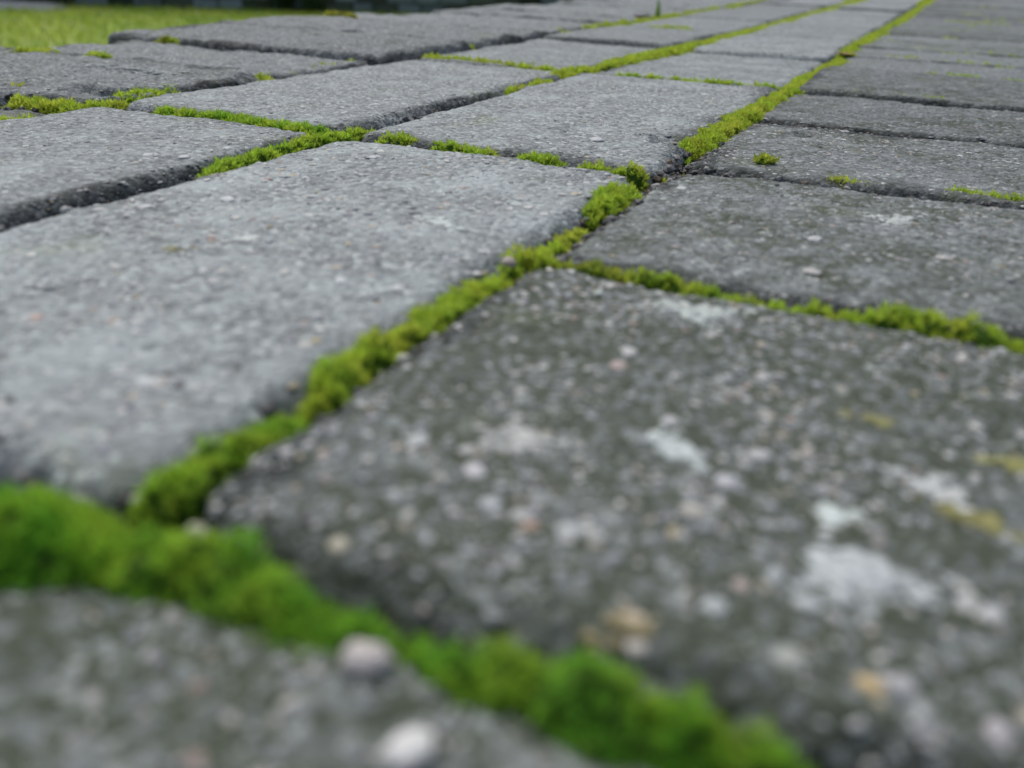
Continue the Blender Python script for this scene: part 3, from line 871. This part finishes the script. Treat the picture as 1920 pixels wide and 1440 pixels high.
# ------------------------------------------------------------------ grit lying in the joints
def joint_points():
    rng = np.random.default_rng(77)
    out = []
    for xx, y0, y1, n_, w in ((X1, 0.04, 0.6, 2600, 0.007), (X2, 0.05, 0.6, 1500, 0.005), (X3, 0.12, 0.7, 1500, 0.006), (X1 + 0.003, 0.16, 0.29, 1300, 0.007)):
        out.append(np.stack([xx + rng.normal(0, w * 0.6, n_), rng.uniform(y0, y1, n_)], 1))
    for k in range(2, 9):
        n_ = 500
        out.append(np.stack([rng.uniform(X1, X1 + 0.13, n_), YR[k] + rng.normal(0, 0.003, n_)], 1))
    for k in range(2, 6):
        out.append(np.stack([rng.uniform(X2, X1, 450), YS[k] + rng.normal(0, 0.003, 450)], 1))
        out.append(np.stack([rng.uniform(X3, X2, 450), YT[k] + rng.normal(0, 0.003, 450)], 1))
    for k in range(4, 9):
        out.append(np.stack([rng.uniform(X4, X3, 600), YQ[k] + rng.normal(0, 0.004, 600)], 1))
    return np.concatenate(out), rng


JP, jr = joint_points()
jz = soil_z(JP[:, 0], JP[:, 1])
rad = 0.0004 + 0.0014 * jr.random(len(JP)) ** 3
# let the grit lie on the lower part of the stones' flanks as well
for s in STONES:
    if s.y0 > 0.75 or s.x1 > X5 + 0.01 or s.y1 < 0.0:
        continue
    k = (JP[:, 0] > s.x0 - 0.002) & (JP[:, 0] < s.x1 + 0.002) & (JP[:, 1] > s.y0 - 0.002) & (JP[:, 1] < s.y1 + 0.002)
    if k.any():
        jz[k] = np.maximum(jz[k], s.z(JP[k, 0], JP[k, 1], 1.0))
kp = jz < -0.0024
JP, jz, rad = JP[kp], jz[kp], rad[kp]
jc = np.array([(0.10, 0.10, 0.10), (0.20, 0.20, 0.20), (0.05, 0.05, 0.05), (0.32, 0.31, 0.29), (0.13, 0.10, 0.07)])[jr.choice(5, len(JP), p=[.34, .22, .22, .10, .12])]
v, f, t = blobs(np.stack([JP[:, 0], JP[:, 1], jz + rad * 0.2], 1), rad, jc, 0.8, jr)
jg = link('joint_grit', make_mesh('joint_grit', v, f, M_GRIT, False, t))
jg['kind'] = 'stuff'
tag(jg, 'dark loose grit lying in the open joints between stones', 'grit')

# ------------------------------------------------------------------ pebbles, lichen, scraps
def pebble(label, px, py, z, rx, ry, rz, col, seed):
    p = at(px, py, z)
    o = link('pebble', pebble_mesh(rx, ry, rz, np.array(col), seed), None, p)
    tag(o, label, 'pebble', 'loose pebbles near the camera')


pebble('whitish angular pebble wedged in the moss of the nearest joint', 690, 1236, 0.0, 0.0022, 0.0018, 0.0013, (0.62, 0.57, 0.54), 4)
pebble('small cream pebble beside the big moss cushion', 366, 1002, 0.0003, 0.0013, 0.0011, 0.0009, (0.60, 0.56, 0.46), 5)
pebble('round white pebble on the nearest stone at the bottom edge', 770, 1400, 0.0002, 0.0019, 0.0017, 0.0008, (0.80, 0.80, 0.77), 6)
pebble('pale round pebble on the joint rim at the left edge of the pale stone', 122, 394, -0.0004, 0.0013, 0.0011, 0.0008, (0.50, 0.50, 0.48), 8)
pebble('small pinkish pebble caught in the moss of the mid-photo corner', 955, 492, 0.0012, 0.0014, 0.0012, 0.001, (0.55, 0.46, 0.42), 9)


def lichen(label, px, py, wx, wy, rot, count, col, seed, rmax=0.0016):
    """crust of small lobes about (wx, wy) millimetres in radius on the stone face"""
    rng = np.random.default_rng(seed)
    c = at(px, py)
    a = rng.uniform(0, 6.28, count); q = np.abs(rng.normal(0, 0.72, count)) * (1 + 0.4 * np.sin(a * 3 + seed))
    u, w = np.cos(a) * q * wx * 1e-3, np.sin(a) * q * wy * 1e-3
    ca, sa = math.cos(rot), math.sin(rot)
    x, y = c[0] + u * ca - w * sa, c[1] + u * sa + w * ca
    s = stone_at(c[0], c[1])
    z = s.z(x, y, 1.0)
    r = 0.0003 + (rmax * 0.75 - 0.0003) * rng.random(count) ** 2.2
    cols = np.array(col)[None] * rng.uniform(0.8, 1.15, (count, 1))
    P = np.stack([x, y, z], 1) - c
    v, f, t = blobs(P, r, cols, 0.22, rng, hi=True)
    o = link('lichen_patch', make_mesh('lichen_patch', v, f, M_LICHEN, True, t), None, c)
    tag(o, label, 'lichen', 'lichen crusts on the paving stones')


PALE = (0.50, 0.55, 0.53)
lichen('bright round pale lichen spot on the dark near stone, upper of two', 1555, 962, 2.0, 1.9, 0, 60, (0.72, 0.80, 0.76), 1)
lichen('broad pale grey lichen patch on the dark near stone, lower of two', 1610, 1085, 5.0, 3.0, 0.2, 230, (0.58, 0.62, 0.62), 2)
lichen('elongated pale lichen patch on the near stone toward the right edge', 1765, 925, 3.6, 1.2, -0.5, 90, (0.62, 0.64, 0.62), 3)
lichen('olive yellow lichen patch on the near stone by the right edge', 1835, 980, 2.8, 1.6, -0.3, 60, (0.30, 0.29, 0.12), 4)
lichen('yellow-green lichen spot cut by the right edge', 1905, 878, 1.9, 1.8, 0, 45, (0.33, 0.33, 0.13), 5)
lichen('mint white lichen patch near the far edge of the dark near stone', 1310, 592, 6.0, 3.6, 0.2, 220, (0.60, 0.66, 0.62), 6)
lichen('short pale lichen streak in the middle of the dark near stone', 1262, 845, 3.6, 1.6, -0.6, 80, (0.66, 0.72, 0.70), 7)
lichen('pale lichen smear near the left side of the dark near stone', 985, 830, 5.0, 2.8, 0.4, 120, (0.56, 0.57, 0.54), 8)
lichen('white lichen streak on the big pale stone near its far right', 830, 420, 5.2, 2.0, -0.5, 140, (0.66, 0.72, 0.68), 9)
lichen('small white lichen fleck in the middle of the big pale stone', 466, 446, 3.0, 1.6, 0.4, 60, (0.68, 0.72, 0.69), 10)
lichen('small yellow lichen fleck on the near stone below the right-hand joint', 1645, 795, 2.2, 1.3, 0, 35, (0.32, 0.32, 0.15), 11)
lichen('pale lichen patch on the right stone beyond the right-hand joint', 1680, 405, 4.5, 4.5, 0.1, 140, (0.56, 0.60, 0.57), 12)
lichen('thin yellow lichen smear on the big pale stone', 320, 466, 3.2, 2.0, 0.3, 30, (0.34, 0.34, 0.20), 13, 0.001)
lichen('pale oval lichen ring on the outer stone at upper left', 245, 134, 26.0, 5.0, 0.1, 260, (0.36, 0.39, 0.38), 14, 0.003)
lichen('amber lichen crust low on the dark near stone', 1175, 1172, 2.0, 1.4, 0.3, 45, (0.30, 0.26, 0.15), 15)

# grass sprout standing in the far joint
def blade_set(specs, rng, seg=5):
    V, Fq, C = [], [], []
    for (bx_, by_, bz_, az, L, bend, wd, col) in specs:
        o = len(V)
        for i in range(seg + 1):
            t = i / seg
            h_ = L * (t - 0.25 * bend * t * t)
            out = L * bend * t * t * 0.6
            w = wd * (1 - t) ** 0.7 * 0.5 + 1e-5
            cx_, cy_ = bx_ + math.cos(az) * out, by_ + math.sin(az) * out
            V += [(cx_ - math.sin(az) * w, cy_ + math.cos(az) * w, bz_ + h_), (cx_ + math.sin(az) * w, cy_ - math.cos(az) * w, bz_ + h_)]
            C += [col, col]
        for i in range(seg):
            Fq.append((o + 2 * i, o + 2 * i + 1, o + 2 * i + 3, o + 2 * i + 2))
    return np.array(V), np.array(Fq), np.array(C)


p = at(1232, 37, -0.002)
rng = np.random.default_rng(3)
sp = link('grass_sprout', None, None, p)
tag(sp, 'single bright green grass sprout standing in a far joint at the top', 'grass')
for (az, L, b, w) in ((1.75, 0.021, 0.25, 0.0062), (2.3, 0.011, 0.6, 0.0060), (0.9, 0.012, 0.8, 0.0050)):
    v, f, c = blade_set([(0, 0, 0, az, L, b, w, (0.16, 0.28, 0.03))], rng)
    link('blade', make_mesh('blade', v, f, M_GRASS, True, c), sp)


def scrap(name, label, px, py, wx, wy, col, seed, cat):
    """small curled dry flake with thickness"""
    rng = np.random.default_rng(seed)
    nu, nv = 9, 6
    U, W = np.meshgrid(np.linspace(-1, 1, nu), np.linspace(-1, 1, nv), indexing='ij')
    prof = np.sqrt(np.clip(1 - (U * 0.97) ** 2, 0, 1)) * (1 + 0.2 * noise(U * 3 + seed, W * 0, seed))
    x, y = U * wx, W * prof * wy
    z = 0.18 * wy * W ** 2 + 0.08 * wx * U ** 2 + 0.12 * wy * noise(U * 3, W * 3 + seed, seed)
    top = np.stack([x.ravel(), y.ravel(), z.ravel() + 0.0003], 1)
    bot = top - np.array([0, 0, 0.0003])
    f1 = grid_faces(nu, nv); f2 = f1[:, ::-1] + nu * nv
    cols = np.array(col)[None] * rng.uniform(0.7, 1.2, (2 * nu * nv, 1))
    q = at(px, py, 0.0)
    o = link(name, make_mesh(name, np.concatenate([top, bot]), [f1, f2], M_LICHEN, True, cols), None, q + np.array([0, 0, 0.0002]))
    o.rotation_euler = (0.05, 0.04, rng.uniform(0, 3))
    tag(o, label, cat)


scrap('leaf_scrap', 'dried orange-brown leaf scrap in the diagonal joint near the top', 1583, 104, 0.0085, 0.0045, (0.60, 0.42, 0.24), 3, 'leaf')
scrap('petal_scrap', 'faded pinkish petal scrap lying beside the grass sprout', 1203, 33, 0.013, 0.008, (0.62, 0.52, 0.52), 5, 'petal')

# ------------------------------------------------------------------ lawn grass
rng = np.random.default_rng(19)
NB = 90000
ang = rng.uniform(0, 1, NB)
gx_ = rng.uniform(-9.5, -1.2, NB); gy_ = rng.uniform(0.6, 11.0, NB)
A0 = np.array([-8.5, 4.38]); WD = np.array([2.14, 1.36]); WD = WD / np.hypot(*WD); WN = np.array([-WD[1], WD[0]])
side = (gx_ - A0[0]) * WN[0] + (gy_ - A0[1]) * WN[1]
kg = (side < 0.02) & (gx_ < -0.49)
gx_, gy_ = gx_[kg], gy_[kg]
nb = len(gx_)
L = rng.uniform(0.02, 0.05, nb)
az = rng.uniform(0, 6.28, nb)
lean = rng.uniform(0.1, 0.6, nb)
w = rng.uniform(0.003, 0.006, nb)
b0 = np.stack([gx_, gy_, np.full(nb, -DROP)], 1)
sd = np.stack([-np.sin(az), np.cos(az), np.zeros(nb)], 1) * w[:, None]
dr = np.stack([np.cos(az) * lean, np.sin(az) * lean, np.ones(nb)], 1) * L[:, None]
mid = b0 + dr * 0.55
tip = b0 + dr * np.array([1.25, 1.25, 0.95])
V = np.stack([b0 - sd, b0 + sd, mid + sd * 0.7, mid - sd * 0.7, tip], 1).reshape(-1, 3)
o5 = np.arange(nb) * 5
pat = np.clip(0.5 + 0.9 * noise(gx_ * 1.6, gy_ * 1.6, 4) + 0.4 * noise(gx_ * 6, gy_ * 6, 5), 0, 1)[:, None]
c = np.array((0.26, 0.38, 0.06)) * (1 - pat) + np.array((0.44, 0.50, 0.08)) * pat
pale = rng.random(nb) < 0.05
c[pale] = np.array((0.55, 0.56, 0.42))
c = c * rng.uniform(0.8, 1.2, (nb, 1))
gr = link('grass', make_mesh('grass', V, [np.stack([o5, o5 + 1, o5 + 2, o5 + 3], 1), np.stack([o5 + 3, o5 + 2, o5 + 4], 1)], M_GRASS, False, np.repeat(c, 5, 0)))
gr['kind'] = 'stuff'
tag(gr, 'bright yellow-green lawn grass below the pavement edge', 'grass')

# ------------------------------------------------------------------ old wall behind the lawn
wall = link('garden_wall', None, None, (A0[0], A0[1], -DROP))
wall.rotation_euler = (0, 0, math.atan2(WD[1], WD[0]))
tag(wall, 'old weathered block wall behind the lawn at the top', 'wall')
WL, WH, CH, BL = 15.0, 1.2, 0.088, 0.215
mv = np.array([(x, y, z) for z in (-0.05, WH) for (x, y) in ((0, 0.012), (WL, 0.012), (WL, 0.30), (0, 0.30))])
link('core', make_mesh('core', mv, tf, M_MORTAR, False), wall)
BCOL = [(0.40, 0.45, 0.48), (0.30, 0.34, 0.36), (0.10, 0.12, 0.08), (0.15, 0.165, 0.13), (0.07, 0.085, 0.055), (0.55, 0.60, 0.63)]


def block_verts(x0, x1, z0, z1, rng):
    b = 0.006
    j = lambda s_: rng.uniform(-s_, s_)
    front = -0.012 + j(0.010)
    c0 = [(x0 + j(.003), 0.05, z0), (x1 + j(.003), 0.05, z0), (x1 + j(.003), 0.05, z1), (x0 + j(.003), 0.05, z1)]
    c1 = [(q[0], front + b, q[2]) for q in c0]
    c2 = [(x0 + b + j(.002), front + j(.003), z0 + b), (x1 - b + j(.002), front + j(.003), z0 + b), (x1 - b + j(.002), front + j(.003), z1 - b), (x0 + b + j(.002), front + j(.003), z1 - b)]
    V_ = c0 + c1 + c2
    F_ = []
    for k in range(2):
        for i in range(4):
            a, bb = 4 * k + i, 4 * k + (i + 1) % 4
            F_.append((a, bb, bb + 4, a + 4))
    F_.append((8, 9, 10, 11))
    return np.array(V_), np.array(F_)


wr = random.Random(12)
restV, restF, restC, off = [], [], [], 0
nc = int(WH / CH)
for r_ in range(nc):
    x = -0.1 if r_ % 2 else 0.0
    while x < WL:
        ln = BL * wr.uniform(0.8, 1.2)
        x0, x1 = max(0, x) + 0.006, min(WL, x + ln) - 0.006
        if x1 - x0 > 0.05:
            V_, F_ = block_verts(x0, x1, r_ * CH + 0.005, (r_ + 1) * CH - 0.005, wr)
            cc = np.array(wr.choices(BCOL, (4, 4, 3, 4, 3, 2))[0]) * wr.uniform(0.8, 1.15)
            if r_ < 4 and 0.3 < x < 8.5:
                o = link('block', make_mesh('block', V_, F_, M_BRICK, False, np.tile(cc, (12, 1))), wall)
            else:
                restV.append(V_); restF.append(F_ + off); restC.append(np.tile(cc, (12, 1))); off += 12
        x += ln
o = link('upper_blocks', make_mesh('upper_blocks', np.concatenate(restV), np.concatenate(restF), M_BRICK, False, np.concatenate(restC)), wall)
o['kind'] = 'stuff'


# weeds at the foot of the wall
def weed(label, px, py, dist_back, rad_, hgt, count, col, seed):
    rng_ = np.random.default_rng(seed)
    q = at(px, py, -DROP)
    root = link('weed_plant', None, None, q)
    tag(root, label, 'plant', 'weeds along the foot of the wall')
    P = rng_.normal(0, 0.5, (count, 3)) * np.array([rad_, rad_, 0.5 * hgt]) + np.array([0, 0, 0.55 * hgt])
    P[:, 2] = np.clip(P[:, 2], 0.01, hgt)
    N = P - np.array([0, 0, hgt * 0.2]); N /= np.linalg.norm(N, axis=1)[:, None]
    cs = np.array(col)[None] * rng_.uniform(0.6, 1.4, (count, 1))
    v_, f_, c_ = shoots(P, N, np.full(count, 0.045) * rng_.uniform(0.6, 1.3, count), cs, rng_, 4)
    o_ = link('leaves', make_mesh('leaves', v_, f_, M_GRASS, False, c_), root)
    o_['kind'] = 'stuff'
    sv, sf, scs = blade_set([(0, 0, 0, a_, hgt * 0.9, 0.5, 0.008, (0.06, 0.08, 0.02)) for a_ in rng_.uniform(0, 6.28, 7)], rng_)
    link('stem', make_mesh('stem', sv, sf, M_GRASS, True, scs), root)


weed('dark green bushy weed at the wall foot where the lawn ends', 535, 24, 0, 0.11, 0.22, 260, (0.035, 0.075, 0.02), 1)
weed('low mid-green weed at the wall foot near the left end', 75, 12, 0, 0.10, 0.13, 160, (0.06, 0.12, 0.03), 2)
weed('small weed at the wall foot just right of the bushy one', 590, 27, 0, 0.07, 0.13, 120, (0.04, 0.08, 0.02), 3)
weed('thin weed at the wall foot in the middle of the lawn edge', 300, 14, 0, 0.12, 0.08, 120, (0.06, 0.11, 0.03), 4)

# pale slab lying on the lawn at the far left
rng = np.random.default_rng(8)
q = at(10, 16, -DROP)
nx_, ny_ = 14, 10
U, W = np.meshgrid(np.linspace(-1, 1, nx_), np.linspace(-1, 1, ny_), indexing='ij')
edge = np.maximum(np.abs(U), np.abs(W))
Zs = 0.045 * (1 - edge ** 6) + 0.006 * noise(U * 3, W * 3, 2)
Vs = np.stack([(U * 0.42 * (1 + 0.06 * noise(W * 2, U, 3))).ravel(), (W * 0.24 * (1 + 0.06 * noise(U * 2, W, 4))).ravel(), Zs.ravel()], 1)
sl = link('stone_slab', make_mesh('stone_slab', Vs, grid_faces(nx_, ny_), M_BRICK, True, np.tile((0.28, 0.30, 0.31), (len(Vs), 1))), None, q)
sl.rotation_euler = (0, 0, math.atan2(WD[1], WD[0]))
tag(sl, 'flat grey stone slab at the lawn corner in the far upper left', 'stone slab')
